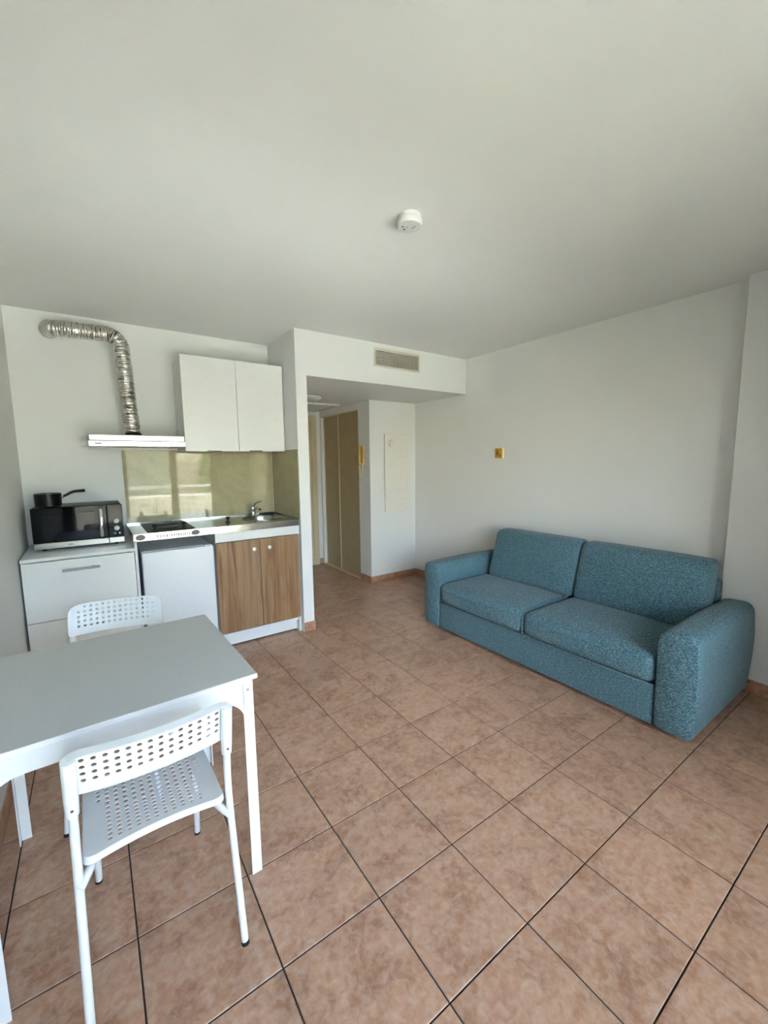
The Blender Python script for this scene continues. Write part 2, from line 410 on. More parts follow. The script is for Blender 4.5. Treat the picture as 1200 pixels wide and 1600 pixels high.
# balcony window
wn = sempty('window_1', 'tall sliding balcony window with pale frames', (0.8, YW, 0))
fy0, fy1 = YW-.09, YW-.01
mesh_obj('window_frame', B(((WX0, fy0, 0), (WX0+.05, fy1, WZ)), ((WX1-.05, fy0, 0), (WX1, fy1, WZ)), ((WX0, fy0, WZ-.05), (WX1, fy1, WZ)), ((WX0, fy0, 0), (WX1, fy1, .045))), 'frame', wn)
for a, b in ((WX0+.05, .46), (.46, 1.25), (1.25, WX1-.05)):
    lf = mesh_obj('window_leaf', B(((a, fy0+.02, .045), (a+.06, fy1-.02, WZ-.05)), ((b-.06, fy0+.02, .045), (b, fy1-.02, WZ-.05)), ((a+.06, fy0+.02, .045), (b-.06, fy1-.02, .12)), ((a+.06, fy0+.02, WZ-.12), (b-.06, fy1-.02, WZ-.05))), 'frame', wn)
    mesh_obj('window_pane', B(((a+.06, YW-.052, .12), (b-.06, YW-.050, WZ-.12))), 'pane', lf)

# ---------------------------------------------------------------- outside the window
struct('balcony_floor', B(((-1.6, -2.40, -.15), (4.6, YW-.1, -.01))), 'balcony', 'pale balcony floor outside the window')
struct('added_shade_slab', B(((-1.6, -1.75, 2.56), (4.6, YW-.1, 2.74))), 'wall', 'unseen white slab added above the balcony to cut high sky light')  # unseen slab added to block high sky and keep the sun near the window
pb = struct('wall_parapet', B(((-1.6, -2.40, -.01), (4.6, -2.27, .73))), 'parapet', 'beige rendered balcony parapet')
mesh_obj('coping', B(((-1.6, -2.45, .73), (4.6, -2.22, .78)), bev=.006), 'coping', pb)
rl = thing('balcony_railing', 'slim pale handrail above the balcony parapet outside the window', 'railing', (1.5, -2.33, .78))
hb = bmesh.new(); tube(hb, [(-1.6, -2.33, .97), (4.6, -2.33, .97)], .022, 12); mesh_obj('handrail', hb, 'frame', rl, 40)
for x in (-1.4, .1, 1.6, 3.1, 4.5):
    hb = bmesh.new(); cyl(hb, (x, -2.33, .77), (x, -2.33, .955), .012, n=10); mesh_obj('post', hb, 'frame', rl, 40)
struct('ground', B(((-40, -60, -3.2), (45, -2.40, -3.0))), 'grass', 'garden ground below the balcony')
bd = thing('house', 'beige rendered house across the garden from the balcony', 'building', (-2.6, -11, -3.0))
mesh_obj('facade', B(((-3, -13, -3.0), (2.75, -10, 2.1))), 'facade', bd)
mesh_obj('roof', B(((-3.3, -13.3, 2.1), (3.0, -9.7, 2.3)), bev=.05), 'coping', bd)
for x in (-2.4, -0.8):
    for z in (-2.2, 0.2):
        f_ = mesh_obj('window', B(((x, -10.03, z), (x+1.2, -9.98, z+1.5))), 'frame', bd)
        mesh_obj('window_pane', B(((x+.1, -9.98, z+.1), (x+1.1, -9.97, z+1.4))), 'darkglass', f_)
def tree(x, y, h, r, seed, label):
    rr = random.Random(seed); t = thing('tree', label, 'tree', (x, y, -3.0), group='trees beyond the balcony')
    hb = bmesh.new(); tube(hb, [(x, y, -3), (x+.1, y, -3+h*.3), (x-.05, y+.1, -3+h*.7)], lambda u: .18*(1-.6*u), 10); mesh_obj('trunk', hb, 'bark', t, True)
    hb = bmesh.new()
    for k in range(2600):
        while True:
            p = Vector((rr.uniform(-1, 1), rr.uniform(-1, 1), rr.uniform(-1, 1)))
            if 0.25 < p.length < 1: break
        p = Vector((x+p.x*r, y+p.y*r, -3+h*.62+p.z*h*.42)); s = rr.uniform(.07, .16)
        a = Vector((rr.uniform(-1, 1), rr.uniform(-1, 1), rr.uniform(-1, 1))).normalized(); b = a.orthogonal().normalized()
        vs = [hb.verts.new(p+a*s), hb.verts.new(p+b*s*.6), hb.verts.new(p-a*s), hb.verts.new(p-b*s*.6)]; hb.faces.new(vs)
    mesh_obj('foliage', hb, 'leaf', t)['kind'] = 'stuff'
for i, (x, y, h, r, lb) in enumerate([(4.4, -9.0, 5.6, 1.2, 'leafy green tree at the corner of the beige house'), (6.9, -10, 6.2, 1.2, 'taller leafy tree between the house-corner tree and the low tree'),
                                     (9.6, -9, 5.4, 1.3, 'low spreading leafy tree farthest from the beige house'), (5.6, -13.4, 6.8, 1.4, 'tall tree rising behind the house-corner tree')]):
    tree(x, y, h, r, 20+i, lb)

# ---------------------------------------------------------------- sofa
SO = thing('sofa', 'teal heather fabric two-seat sofa bed against the white wall', 'sofa', (2.77, 1.7, 0))
SX, SB = 2.335, 3.205
AY = ((0.692, 0.872), (2.532, 2.712))
def arm(y0, y1):
    hb = bmesh.new(); cy = (y0+y1)/2; out = -1 if y0 < 1.5 else 1; hw = (y1-y0)/2
    prof = []; zt = 0.575
    def side(s):
        q = []
        for i in range(9):
            a = PI/2*i/8; R = .052 if s == out else .076; q.append((s*(hw-R+R*math.sin(a)), zt-R+R*math.cos(a)))
        for z in (.43, .36, .28, .20, .12): q.append((s*hw, z))
        q.append((s*(hw-.004), .045)); q.append((s*(hw-.02), .03)); return q
    r_ = side(1); l_ = side(-1)
    prof = l_[::-1]+r_
    def bulge(a, z):
        t = max(0, min(1, (z-.03)/.5)); b = .014*math.sin(PI*min(1, t*.95)**1.3)
        return (cy+a+(out*b if a*out > 0 else 0), z)
    prof = [bulge(a, z) for a, z in prof]
    ns = 14; rows = []
    xs = [SX+.0, SX+.003, SX+.008, SX+.016]+[SX+.016+(SB-.032-SX)*i/ns for i in range(1, ns)]+[SB-.016, SB-.008, SB-.003, SB]
    ins = [.013, .007, .0025, 0]; ins = ins+[0]*(ns-1)+ins[::-1]
    zc = .30
    for x, d_ in zip(xs, ins):
        row = []
        for a, z in prof:
            dy, dz = a-cy, z-zc; row.append(hb.verts.new((x, cy+dy*(1-d_/hw*.8), zc+dz*(1-d_/.27*.8)+ .012*math.sin(PI*max(0, (x-SX)/(SB-SX)))*(1 if z > .45 else 0))))
        rows.append(row)
    for a, b in zip(rows, rows[1:]):
        for j in range(len(a)): k = (j+1) % len(a); hb.faces.new((a[j], a[k], b[k], b[j]))
    hb.faces.new(rows[0]); hb.faces.new(rows[-1][::-1])
    return hb
for y0, y1 in AY: mesh_obj('armrest', arm(y0, y1), 'fabric', SO, 50)
mesh_obj('base_panel', puff(bmesh.new(), (SX+.008, .876, .03), (SB-.02, 2.528, .252), .012, nm=6), 'fabric', SO, True)
ym = 1.70
def seatfn(p, u, v, w_):
    q = p.copy()
    if w_ > 0: q.z += .022*max(0, (1-u*u))*max(0, (1-v**4))*w_ + 0.006
    if u < -.6: q.x -= .012*(1-v**4)
    return q
for y0, y1 in ((.880, ym-.002), (ym+.002, 2.526)):
    mesh_obj('seat_cushion', puff(bmesh.new(), (SX-.004, y0, .254), (2.93, y1, .408), .048, seatfn, 5, 12), 'fabric', SO, True)
def backfn(p, u, v, w_):
    q = p.copy(); q.x += (p.z-.40)*0.30
    if u < 0: q.x -= .02*(1-v**4)*(1-w_**4)
    q.z += .006*(1-v**4) if w_ > .5 else 0
    return q
for y0, y1 in ((.852, 1.672), (1.676, 2.478)):
    mesh_obj('back_cushion', puff(bmesh.new(), (2.865, y0, .405), (3.03, y1, .822), .045, backfn, 5, 12), 'fabric', SO, True)
mesh_obj('piping', tube(bmesh.new(), [(SX+.002, .882, .2535), (SX-.004, 1.2, .2535), (SX-.006, 1.7, .2535), (SX-.004, 2.2, .2535), (SX+.002, 2.524, .2535)], .0045, 8), 'fabric', SO, True)
mesh_obj('piping', tube(bmesh.new(), resample(arcpath([(SX+.008, ym, .256), (SX+.006, ym, .402), (2.88, ym, .412)], .06), .02), .007, 8), 'fabric', SO, True)
mesh_obj('back_frame', puff(bmesh.new(), (3.13, .856, .10), (SB, 2.55, .685), .02, nm=6), 'fabric', SO, True)
for x in (2.42, 3.12):
    for y in (.78, 2.62):
        hb = bmesh.new(); cyl(hb, (x, y, 0), (x, y, .05), .025, n=16); mesh_obj('foot', hb, 'foot', SO, 40)
mesh_obj('underframe', B(((SX+.05, .75, .016), (SB-.04, 2.65, .05))), 'fabric', SO)

# ---------------------------------------------------------------- table
TB = thing('dining_table', 'square white metal table with grey top and arched aprons', 'table', (0.030, 1.672, 0), math.radians(1.5), world=False)
TX, TY, TZ = .368, .350, .74
mesh_obj('table_top', B(((-TX, -TY, TZ-.016), (TX, TY, TZ)), bev=.0015), 'white', TB)
mesh_obj('top_surface', B(((-TX+.0015, -TY+.0015, TZ-.002), (TX-.0015, TY-.0015, TZ+.0006))), 'tabletop', TB)
LX, LY, LW = .353, .340, .034
def apron(half):
    zt, zb_, R = TZ-.016, TZ-.076, .085; x = half-LW+.004
    poly = [(-x, zt), (x, zt)]
    for i in range(11):
        a = PI/2*i/10; poly.append((x-R*(1-math.cos(a)) , zb_-R+R*math.sin(a)))
    for i in range(11):
        a = PI/2*(1-i/10); poly.append((-x+R*(1-math.cos(a)), zb_-R+R*math.sin(a)))
    return poly
for s in (-1, 1):
    a, b = sorted((s*LY, s*(LY-.004)))
    mesh_obj('apron', prism(bmesh.new(), apron(LX), 'y', a, b), 'metalwhite', TB)
    a, b = sorted((s*LX, s*(LX-.004)))
    mesh_obj('apron', prism(bmesh.new(), apron(LY), 'x', a, b), 'metalwhite', TB)
for sx in (-1, 1):
    for sy in (-1, 1):
        t = .004
        poly = [(sx*LX, sy*LY), (sx*(LX-LW), sy*LY), (sx*(LX-LW), sy*(LY-t)), (sx*(LX-t), sy*(LY-t)), (sx*(LX-t), sy*(LY-LW)), (sx*LX, sy*(LY-LW))]
        lg = mesh_obj('leg', prism(bmesh.new(), poly, 'z', 0.0, TZ-.016), 'metalwhite', TB)
        hb = bmesh.new(); cyl(hb, (sx*(LX-.018), sy*(LY-.001), TZ-.05), (sx*(LX-.018), sy*(LY+.003), TZ-.05), .005, n=12); mesh_obj('screw', hb, 'chrome', lg, 40)

# ---------------------------------------------------------------- perforated chairs
def perforated(nx, ny, mask, hx, hy, HX, HY, corner, fmap, th, rim, hr, off=0.0):
    """panel with real round holes; fmap(a,b)->(point, normal); rim = depth of the turned-down edge"""
    hb = bmesh.new(); vd = {}
    def V(a, b, side):
        key = (round(a, 5), round(b, 5), side)
        if key not in vd:
            p, n_ = fmap(a, b); vd[key] = hb.verts.new(p-n_*(th if side else 0))
        return vd[key]
    cw, ch = 2*hx/nx, 2*hy/ny; N8 = 8
    for i in range(nx):
        for j in range(ny):
            cx, cy = -hx+cw*(i+.5), -hy+ch*(j+.5)+off
            outp = [(cx+cw/2*x, cy+ch/2*y) for x, y in ((1, 0), (1, 1), (0, 1), (-1, 1), (-1, 0), (-1, -1), (0, -1), (1, -1))]
            if mask(i, j):
                inn = [(cx+hr*math.cos(2*PI*k/8), cy+hr*math.sin(2*PI*k/8)) for k in range(8)]
                for k in range(8):
                    q = (k+1) % 8
                    hb.faces.new((V(*outp[k], 0), V(*outp[q], 0), V(*inn[q], 0), V(*inn[k], 0)))
                    hb.faces.new((V(*outp[k], 1), V(*inn[k], 1), V(*inn[q], 1), V(*outp[q], 1)))
                    hb.faces.new((V(*inn[k], 0), V(*inn[q], 0), V(*inn[q], 1), V(*inn[k], 1)))
            else:
                for s in (0, 1): hb.faces.new([V(*q, s) for q in (outp if not s else outp[::-1])])
    per = []
    for i in range(2*nx): per.append((-hx+cw/2*i, -hy))
    for j in range(2*ny): per.append((hx, -hy+ch/2*j))
    for i in range(2*nx): per.append((hx-cw/2*i, hy))
    for j in range(2*ny): per.append((-hx, hy-ch/2*j))
    def outer(a, b, t):
        A, Bq = a*HX/hx, b*HY/hy; R = corner(A, Bq); ax, by = abs(A)-(HX-R), abs(Bq)-(HY-R)
        if ax > 0 and by > 0:
            l_ = math.hypot(ax, by); A = math.copysign(HX-R+ax/l_*R, A); Bq = math.copysign(HY-R+by/l_*R, Bq)
        return (a+(A-a)*t, b+off+(Bq-b-off)*t)
    n = len(per)
    for k in range(n):
        q = (k+1) % n
        for t0, t1 in ((0, .5), (.5, 1)):
            p0, p1, p2, p3 = outer(*per[k], t0), outer(*per[q], t0), outer(*per[q], t1), outer(*per[k], t1)
            hb.faces.new((V(*p0, 0), V(*p3, 0), V(*p2, 0), V(*p1, 0)))
            hb.faces.new((V(*p0, 1), V(*p1, 1), V(*p2, 1), V(*p3, 1)))
    edge = [outer(*q, 1) for q in per]; rings = []
    for f_, off in ((1.0, 0), (1.012, .35), (1.012, 1.0), (.99, 1.0)):
        row = []
        for (a, b) in edge:
            if off == 0: row.append(V(a, b, 0)); continue
            p, n_ = fmap(a, b); c, _ = fmap(0, 0); d_ = (p-c); d_ = d_-n_*d_.dot(n_); row.append(hb.verts.new(p+d_*(f_-1)-n_*(rim(b) if callable(rim) else rim)*off))
        rings.append(row)
    rings.append([V(a, b, 1) for a, b in edge])
    for r0, r1 in zip(rings, rings[1:]):
        for k in range(n): q = (k+1) % n; hb.faces.new((r0[k], r0[q], r1[q], r1[k]))
    return hb

def make_chair(label, loc, rotz):
    c = thing('dining_chair', label, 'chair', loc, rotz, 'white perforated chairs at the table', world=False)
    # seat (a: x, b: y)
    def seatmap(a, b):
        s = (a/.172)
        y = -.025+b+(.034*(1-s*s)*max(0, -b/.155) if b < 0 else .016*(1-s*s)*(b/.155))
        z = .438+.010*s*s - .018*max(0, (b-.08)/.08)**2+.004*max(0, -b/.155)
        return Vector((a, y, z)), Vector((-.10*s, 0.0, 1)).normalized()
    st = perforated(13, 13, lambda i, j: not (i in (0, 12) and j < 9), .147, .134, .172, .158, lambda a, b: .03, seatmap, .003, .020, .0068)
    mesh_obj('seat', st, 'plastic', c, 35)
    # backrest (a: x, b: height), faces +y
    def backmap(a, b):
        s = a/.192; z = .717+b*.956
        y = -.208-.030*(1-s*s)-.29*b
        return Vector((a, y, z)), Vector((.25*s, .956, .29)).normalized()
    bk = perforated(14, 5, lambda i, j: not (j == 4 and i in (0, 13)), .166, .0555, .193, .071, lambda a, b: .042 if b > 0 else .010, backmap, .003, lambda b: .005 if b < -.05 else (.012 if b < .03 else .024), .0064, .0131)
    o = mesh_obj('backrest', bk, 'plastic', c, 35)
    for s in (-1, 1):
        hb = bmesh.new(); tube(hb, [(s*.177, -.243, .768), (s*.179, -.226, .71), (s*.181, -.205, .64), (s*.182, -.195, .600)], lambda u: .0155 if u < .9 else .0145, 14)
        mesh_obj('post_socket', hb, 'plastic', o, 50)
        hb = bmesh.new(); cyl(hb, (s*.181, -.212, .622), (s*.181, -.2172, .622), .0035, n=10); mesh_obj('screw_hole', hb, 'dot', o)
        hb = bmesh.new(); tube(hb, resample(arcpath([(s*.190, -.247, .006), (s*.184, -.170, .49), (s*.1785, -.236, .745)], .12), .03), .0105, 14)
        lg = mesh_obj('rear_leg', hb, 'metalwhite', c, 50)
        hb = bmesh.new(); cyl(hb, (s*.1905, -.2475, 0), (s*.190, -.246, .012), .0115, n=14); mesh_obj('foot_cap', hb, 'foot', lg, 50)
        hb = bmesh.new()
        path = arcpath([(s*.160, .245, .006), (s*.150, .128, .417), (s*.150, -.150, .420), (s*.184, -.198, .395)], .05)
        tube(hb, resample(path, .015), .0105, 14); lg = mesh_obj('front_leg', hb, 'metalwhite', c, 50)
        hb = bmesh.new(); cyl(hb, (s*.1602, .2465, 0), (s*.160, .244, .012), .0115, n=14); mesh_obj('foot_cap', hb, 'foot', lg, 50)
    return c
make_chair('white perforated chair with its backrest to the balcony window, pushed under the table', (.078, 1.388, 0), math.radians(1.0))
make_chair('white perforated chair between the table and the white drawer cabinet', (.015, 2.138, 0), math.radians(170.2))

# ---------------------------------------------------------------- kitchenette
# drawer cabinet
DC = thing('drawer_cabinet', 'white two-drawer base cabinet under the microwave', 'cabinet', (-.09, 3.5, 0))
DX0, DX1 = -.383, .2
mesh_obj('body', B(((DX0, 3.222, .0), (DX0+.018, 3.79, .866)), ((DX1-.018, 3.222, 0), (DX1, 3.79, .866)), ((DX0+.018, 3.77, .1), (DX1-.018, 3.79, .866)), ((DX0+.018, 3.3, .1), (DX1-.018, 3.77, .118)), ((DX0+.018, 3.25, 0), (DX1-.018, 3.268, .1))), 'cabwhite', DC)
mesh_obj('top', B(((DX0-.001, 3.197, .868), (DX1+.003, 3.795, .889)), bev=.0015), 'cabwhite', DC)
for z0, z1, hz in ((.492, .862, .800), (.106, .488, .43)):
    dr = mesh_obj('drawer_front', B(((DX0+.001, 3.202, z0), (DX1-.001, 3.220, z1)), bev=.0015), 'cabwhite', DC)
    hb = bmesh.new(); tube(hb, [(-.188, 3.172, hz), (.004, 3.172, hz)], .0065, 12)
    for x in (-.155, -.03): cyl(hb, (x, 3.172, hz), (x, 3.203, hz), .005, n=10)
    mesh_obj('bar_handle', hb, 'handle', dr, 40)
# worktop with hob and sink
WT = thing('kitchen_worktop', 'stainless steel kitchenette worktop with sink bowl and hob', 'worktop', (.8, 3.5, .975))
ZW = .975; KX0, KX1, KY0, KY1 = .203, 1.3935, 3.222, 3.794
SCX, SCY, SA, SBb = 1.175, 3.50, .165, .155
def worktop():
    hb = bmesh.new(); n = 48
    ell = [(SCX+SA*math.cos(2*PI*k/n), SCY+SBb*math.sin(2*PI*k/n)) for k in range(n)]
    def border(a):
        dx, dy = math.cos(a), math.sin(a); ts = []
        for lim, c, d_ in ((KX1, SCX, dx), (.92, SCX, dx), (KY1, SCY, dy), (KY0, SCY, dy)):
            if abs(d_) > 1e-9:
                t = (lim-c)/d_
                if t > 0: ts.append(t)
        t = min(ts); return (SCX+dx*t, SCY+dy*t)
    inn = [hb.verts.new((x, y, ZW)) for x, y in ell]
    angs = [2*PI*k/n for k in range(n)]; out = [list(border(a)) for a in angs]
    for cx, cy in ((KX1, KY0), (KX1, KY1), (.92, KY0), (.92, KY1)):
        k = min(range(n), key=lambda k: (out[k][0]-cx)**2+(out[k][1]-cy)**2); out[k] = [cx, cy]
    ov = [hb.verts.new((x, y, ZW)) for x, y in out]
    for k in range(n): q = (k+1) % n; hb.faces.new((inn[k], inn[q], ov[q], ov[k]))
    prev = inn
    for f_, z in ((.975, -.004), (.94, -.03), (.86, -.10), (.74, -.128), (.3, -.135), (.06, -.137)):
        row = [hb.verts.new((SCX+SA*f_*math.cos(a), SCY+SBb*f_*math.sin(a), ZW+z)) for a in angs]
        for k in range(n): q = (k+1) % n; hb.faces.new((prev[k], prev[q], row[q], row[k]))
        prev = row
    hb.faces.new(prev)
    box(hb, (KX0, KY0, ZW-.012), (.92, KY1, ZW))                       # flat half
    box(hb, (KX0, KY0-.004, ZW-.050), (KX1, KY0, ZW+.0015), .0012)       # turned-down front edge
    box(hb, (KX0-.003, KY0-.004, ZW-.050), (KX0, KY1, ZW+.0015), .001)
    return hb
wt = mesh_obj('worktop_sheet', worktop(), 'steel', WT, 30)
mesh_obj('sink_rim', tube(bmesh.new(), [(SCX+(SA+.002)*math.cos(2*PI*k/48), SCY+(SBb+.002)*math.sin(2*PI*k/48), ZW+.001) for k in range(49)], .004, 8, False), 'steel', WT, True)
hb = bmesh.new(); cyl(hb, (SCX, SCY, ZW-.137), (SCX, SCY, ZW-.132), .028, n=20); mesh_obj('drain', hb, 'chrome', WT, 40)
mesh_obj('upstand', B(((KX0, KY1-.006, ZW), (KX1, KY1-.001, ZW+.012)), ((KX1-.005, KY0, ZW), (KX1, KY1-.006, ZW+.012)), bev=.001), 'steel', WT)
mesh_obj('side_panel', B(((KX0+.001, KY0+.012, 0), (KX0+.018, KY1-.01, ZW-.05)), bev=.001), 'white', WT)
mesh_obj('back_panel', B(((KX0+.02, KY1-.03, .05), (.718, KY1-.015, ZW-.05)), ((KX0+.02, KY0+.03, ZW-.056), (.718, KY1-.03, ZW-.05))), 'white', WT)
ho = mesh_obj('hob_plate', B(((.29, 3.275, ZW-.001), (.60, 3.765, ZW+.004)), bev=.0015), 'hob', WT)
for y, r_ in ((3.41, .072), (3.63, .09)):
    hb = bmesh.new(); lathe(hb, (.445, y, ZW+.004), [(0, .006), (r_*.9, .006), (r_, .004), (r_, 0)], 36); mesh_obj('hot_plate', hb, 'blackmatte', ho, 40)
for (x, y) in ((.345, 3.335), (.535, 3.335), (.875, 3.43)):
    hb = bmesh.new(); lathe(hb, (x, y, ZW), [(0, .0), (.021, 0), (.021, .006), (.010, .010), (.009, .022), (.016, .030), (.017, .040), (.012, .046), (0, .047)], 20)
    mesh_obj('control_knob', hb, 'blackmatte', WT, 40)
for k in range(16):
    x = .345+.0145*k; mesh_obj('vent_slot', B(((x, KY0-.0052, ZW-.036), (x+.006, KY0-.0035, ZW-.016))), 'grey', WT)  # raised grey bars: the shade inside open slots put into the colour
for x in (.243, .590):
    hb = bmesh.new(); cyl(hb, (x, KY0-.0035, ZW-.024), (x, KY0-.006, ZW-.024), .019, n=24)
    for v in hb.verts: v.co.x = x+(v.co.x-x)*1.5
    mesh_obj('oval_badge', hb, 'grey', WT)
TP = mesh_obj('tap', lathe(bmesh.new(), (1.165, 3.70, ZW), [(0, 0), (.027, 0), (.027, .006), (.021, .012), (.020, .075), (.017, .085), (0, .087)], 24), 'chrome', WT, 40)
hb = bmesh.new(); tube(hb, resample(arcpath([(1.165, 3.695, ZW+.045), (1.172, 3.62, ZW+.085), (1.18, 3.55, ZW+.07)], .04), .01), lambda u: .013-.003*u, 14); mesh_obj('spout', hb, 'chrome', TP, 40)
hb = bmesh.new(); tube(hb, [(1.165, 3.70, ZW+.08), (1.185, 3.68, ZW+.115), (1.23, 3.655, ZW+.135)], lambda u: .012-.004*u, 12, flat=.6); mesh_obj('lever', hb, 'chrome', TP, 40)
SD = tag(mesh_obj('soap_dish', lathe(bmesh.new(), (1.318, 3.735, ZW), [(0, .001), (.05, .001), (.062, .016), (.058, .016), (.047, .005), (0, .005)], 28, 1.0, .62), 'blackmatte', None, 40), 'small dark oval dish on the worktop behind the sink', 'dish')
# sink base cabinet
SC_ = thing('sink_cabinet', 'oak-look two-door base cabinet under the steel sink', 'cabinet', (1.05, 3.5, 0))
CX0, CX1 = .722, 1.392
mesh_obj('body', B(((CX0, 3.242, .08), (CX0+.018, 3.78, .92)), ((CX1-.018, 3.242, .0), (CX1, 3.78, .92)), ((CX0+.018, 3.76, .1), (CX1-.018, 3.78, .82)), ((CX0+.018, 3.26, .1), (CX1-.018, 3.76, .118))), 'white', SC_)
mesh_obj('top_rail', B(((CX0, 3.226, .853), (CX1, 3.244, .924)), bev=.001), 'white', SC_)
mesh_obj('plinth', B(((CX0, 3.288, 0.012), (CX1-.02, 3.304, .135)), bev=.001), 'white', SC_)
for x0, x1, kx in ((CX0+.001, 1.055, 1.003), (1.058, CX1-.010, 1.125)):
    dr = mesh_obj('door', B(((x0, 3.222, .136), (x1, 3.240, .849)), bev=.001), 'wood', SC_)
    hb = bmesh.new(); cyl(hb, (kx, 3.223, .775), (kx, 3.205, .775), .007, n=14)
    kb = bmesh.new(); lathe(kb, (0, 0, 0), [(0, .014), (.008, .0135), (.0145, .010), (.016, .005), (.014, 0), (0, 0)], 22)
    bmesh.ops.transform(kb, matrix=Matrix.Translation((kx, 3.206, .775)) @ Matrix.Rotation(PI/2, 4, 'X'), verts=kb.verts)
    tmp = bpy.data.meshes.new('t'); kb.to_mesh(tmp); kb.free(); hb.from_mesh(tmp); bpy.data.meshes.remove(tmp)
    mesh_obj('knob', hb, 'knobwhite', dr, 40)
# fridge
FR = thing('fridge', 'small white under-counter fridge between cabinet and sink unit', 'fridge', (.47, 3.5, 0))
FX0, FX1 = .240, .706
mesh_obj('body', B(((FX0+.004, 3.262, .02), (FX1-.004, 3.72, .838)), bev=.006), 'fridge', FR)
dr = mesh_obj('door', B(((FX0, 3.204, .05), (FX1, 3.252, .845)), bev=.012, seg=4), 'fridge', FR, 40)
mesh_obj('gasket', B(((FX0+.01, 3.250, .06), (FX1-.01, 3.264, .835))), 'gasket', FR)
mesh_obj('top_cover', B(((FX0+.004, 3.262, .838), (FX1-.004, 3.72, .846)), bev=.002), 'fridge', FR)
mesh_obj('hinge', B(((FX1-.06, 3.215, .844), (FX1-.012, 3.29, .852)), bev=.002), 'fridge', FR)
for x in (FX0+.05, FX1-.05):
    for y in (3.3, 3.68):
        hb = bmesh.new(); cyl(hb, (x, y, 0), (x, y, .025), .016, n=14); mesh_obj('foot', hb, 'foot', FR)
# backsplash
BS = thing('backsplash_panel', 'wide glossy olive-beige backsplash panel behind the hob and sink', 'backsplash', (.8, YB, .98))
mesh_obj('panel', B(((.211, YB-.007, .976), (XN-.008, YB-.0005, 1.553)), bev=.0008), 'splash', BS)
mesh_obj('edge_strip', B(((.208, YB-.008, .976), (.2112, YB-.0005, 1.553))), 'splash', BS)
tag(mesh_obj('backsplash_panel', B(((XN-.0035, YF+.012, .978), (XN-.0002, YB-.0072, 1.553)), bev=.0006), 'splash'), 'narrow glossy olive-beige backsplash panel on the partition beside the sink', 'backsplash')
# wall cabinet
WC = thing('wall_cabinet', 'white two-door wall cabinet above the sink', 'cabinet', (1.0, 3.63, 1.54))
mesh_obj('body', B(((.604, 3.472, 1.548), (.622, YB-.001, 2.247)), ((1.368, 3.472, 1.548), (1.386, YB-.001, 2.247)), ((.622, 3.472, 1.548), (1.368, YB-.001, 1.566)), ((.622, 3.472, 2.229), (1.368, YB-.001, 2.247)), ((.622, 3.78, 1.566), (1.368, YB-.001, 2.229))), 'cabwhite', WC)
for x0, x1, g in ((.602, .9985, (.755, .86)), (1.0015, 1.388, (1.08, 1.185))):
    dr = mesh_obj('door', B(((x0, 3.450, 1.541), (x1, 3.469, 2.250)), bev=.0012), 'cabwhite', WC)
    mesh_obj('edge_grip', B(((g[0], 3.440, 1.537), (g[1], 3.452, 1.5425)), ((g[0], 3.440, 1.537), (g[1], 3.4415, 1.549))), 'handle', dr)
# extractor hood with duct
HD = thing('extractor_hood', 'slim stainless steel extractor hood with crumpled foil duct', 'extractor hood', (.3, 3.6, 1.56))
HX0, HX1, HY = .004, .594, 3.385
mesh_obj('body', B(((HX0+.004, HY+.014, 1.606), (HX1-.004, YB-.001, 1.648)), bev=.004), 'steeldark', HD)
mesh_obj('front_visor', B(((HX0, HY, 1.568), (HX1, HY+.05, 1.606)), bev=.003, seg=2), 'steel', HD)
mesh_obj('underside', B(((HX0+.003, HY+.05, 1.572), (HX1-.003, YB-.001, 1.606))), 'steeldark', HD)
for k in range(5):
    hb = bmesh.new(); x = .478+.017*k; cyl(hb, (x, HY+.001, 1.588), (x, HY-.003, 1.588), .0042, n=12); mesh_obj('button', hb, 'dot', HD, 40)
mesh_obj('badge', B(((.038, HY-.0012, 1.584), (.078, HY+.001, 1.592)), bev=.0005), 'dot', HD)
for k in range(18):
    x = .215+.0085*k; mesh_obj('vent_slot', B(((x, HY+.0125, 1.632), (x+.004, HY+.0155, 1.645))), 'steeldark', HD)
dp = arcpath([(.285, 3.64, 1.64), (.268, 3.66, 1.98), (.256, 3.69, 2.378), (-.145, 3.70, 2.372), (-.165, YB+.02, 2.374)], .10, 12)
dp = resample(dp, .0042); rd = random.Random(5)
for i, p in enumerate(dp):
    if 4 < i < len(dp)-4: p += Vector((rd.uniform(-1, 1), rd.uniform(-1, 1), rd.uniform(-1, 1)))*.0012
nd = len(dp)
def drad(u):
    i = u*(nd-1)
    return .050+.0045*math.sin(i*2*PI/4.0+.4)+rd.uniform(-.0012, .0012)-(.004 if i < 10 else 0)
hb = bmesh.new(); tube(hb, dp, drad, 26); mesh_obj('foil_duct', hb, 'foil', HD, True)
hb = bmesh.new(); lathe(hb, (.285, 3.64, 1.646), [(.0, 0), (.062, 0), (.062, .010), (.053, .012), (.053, .03), (.05, .03)], 30); mesh_obj('duct_collar', hb, 'blackmatte', HD, 40)

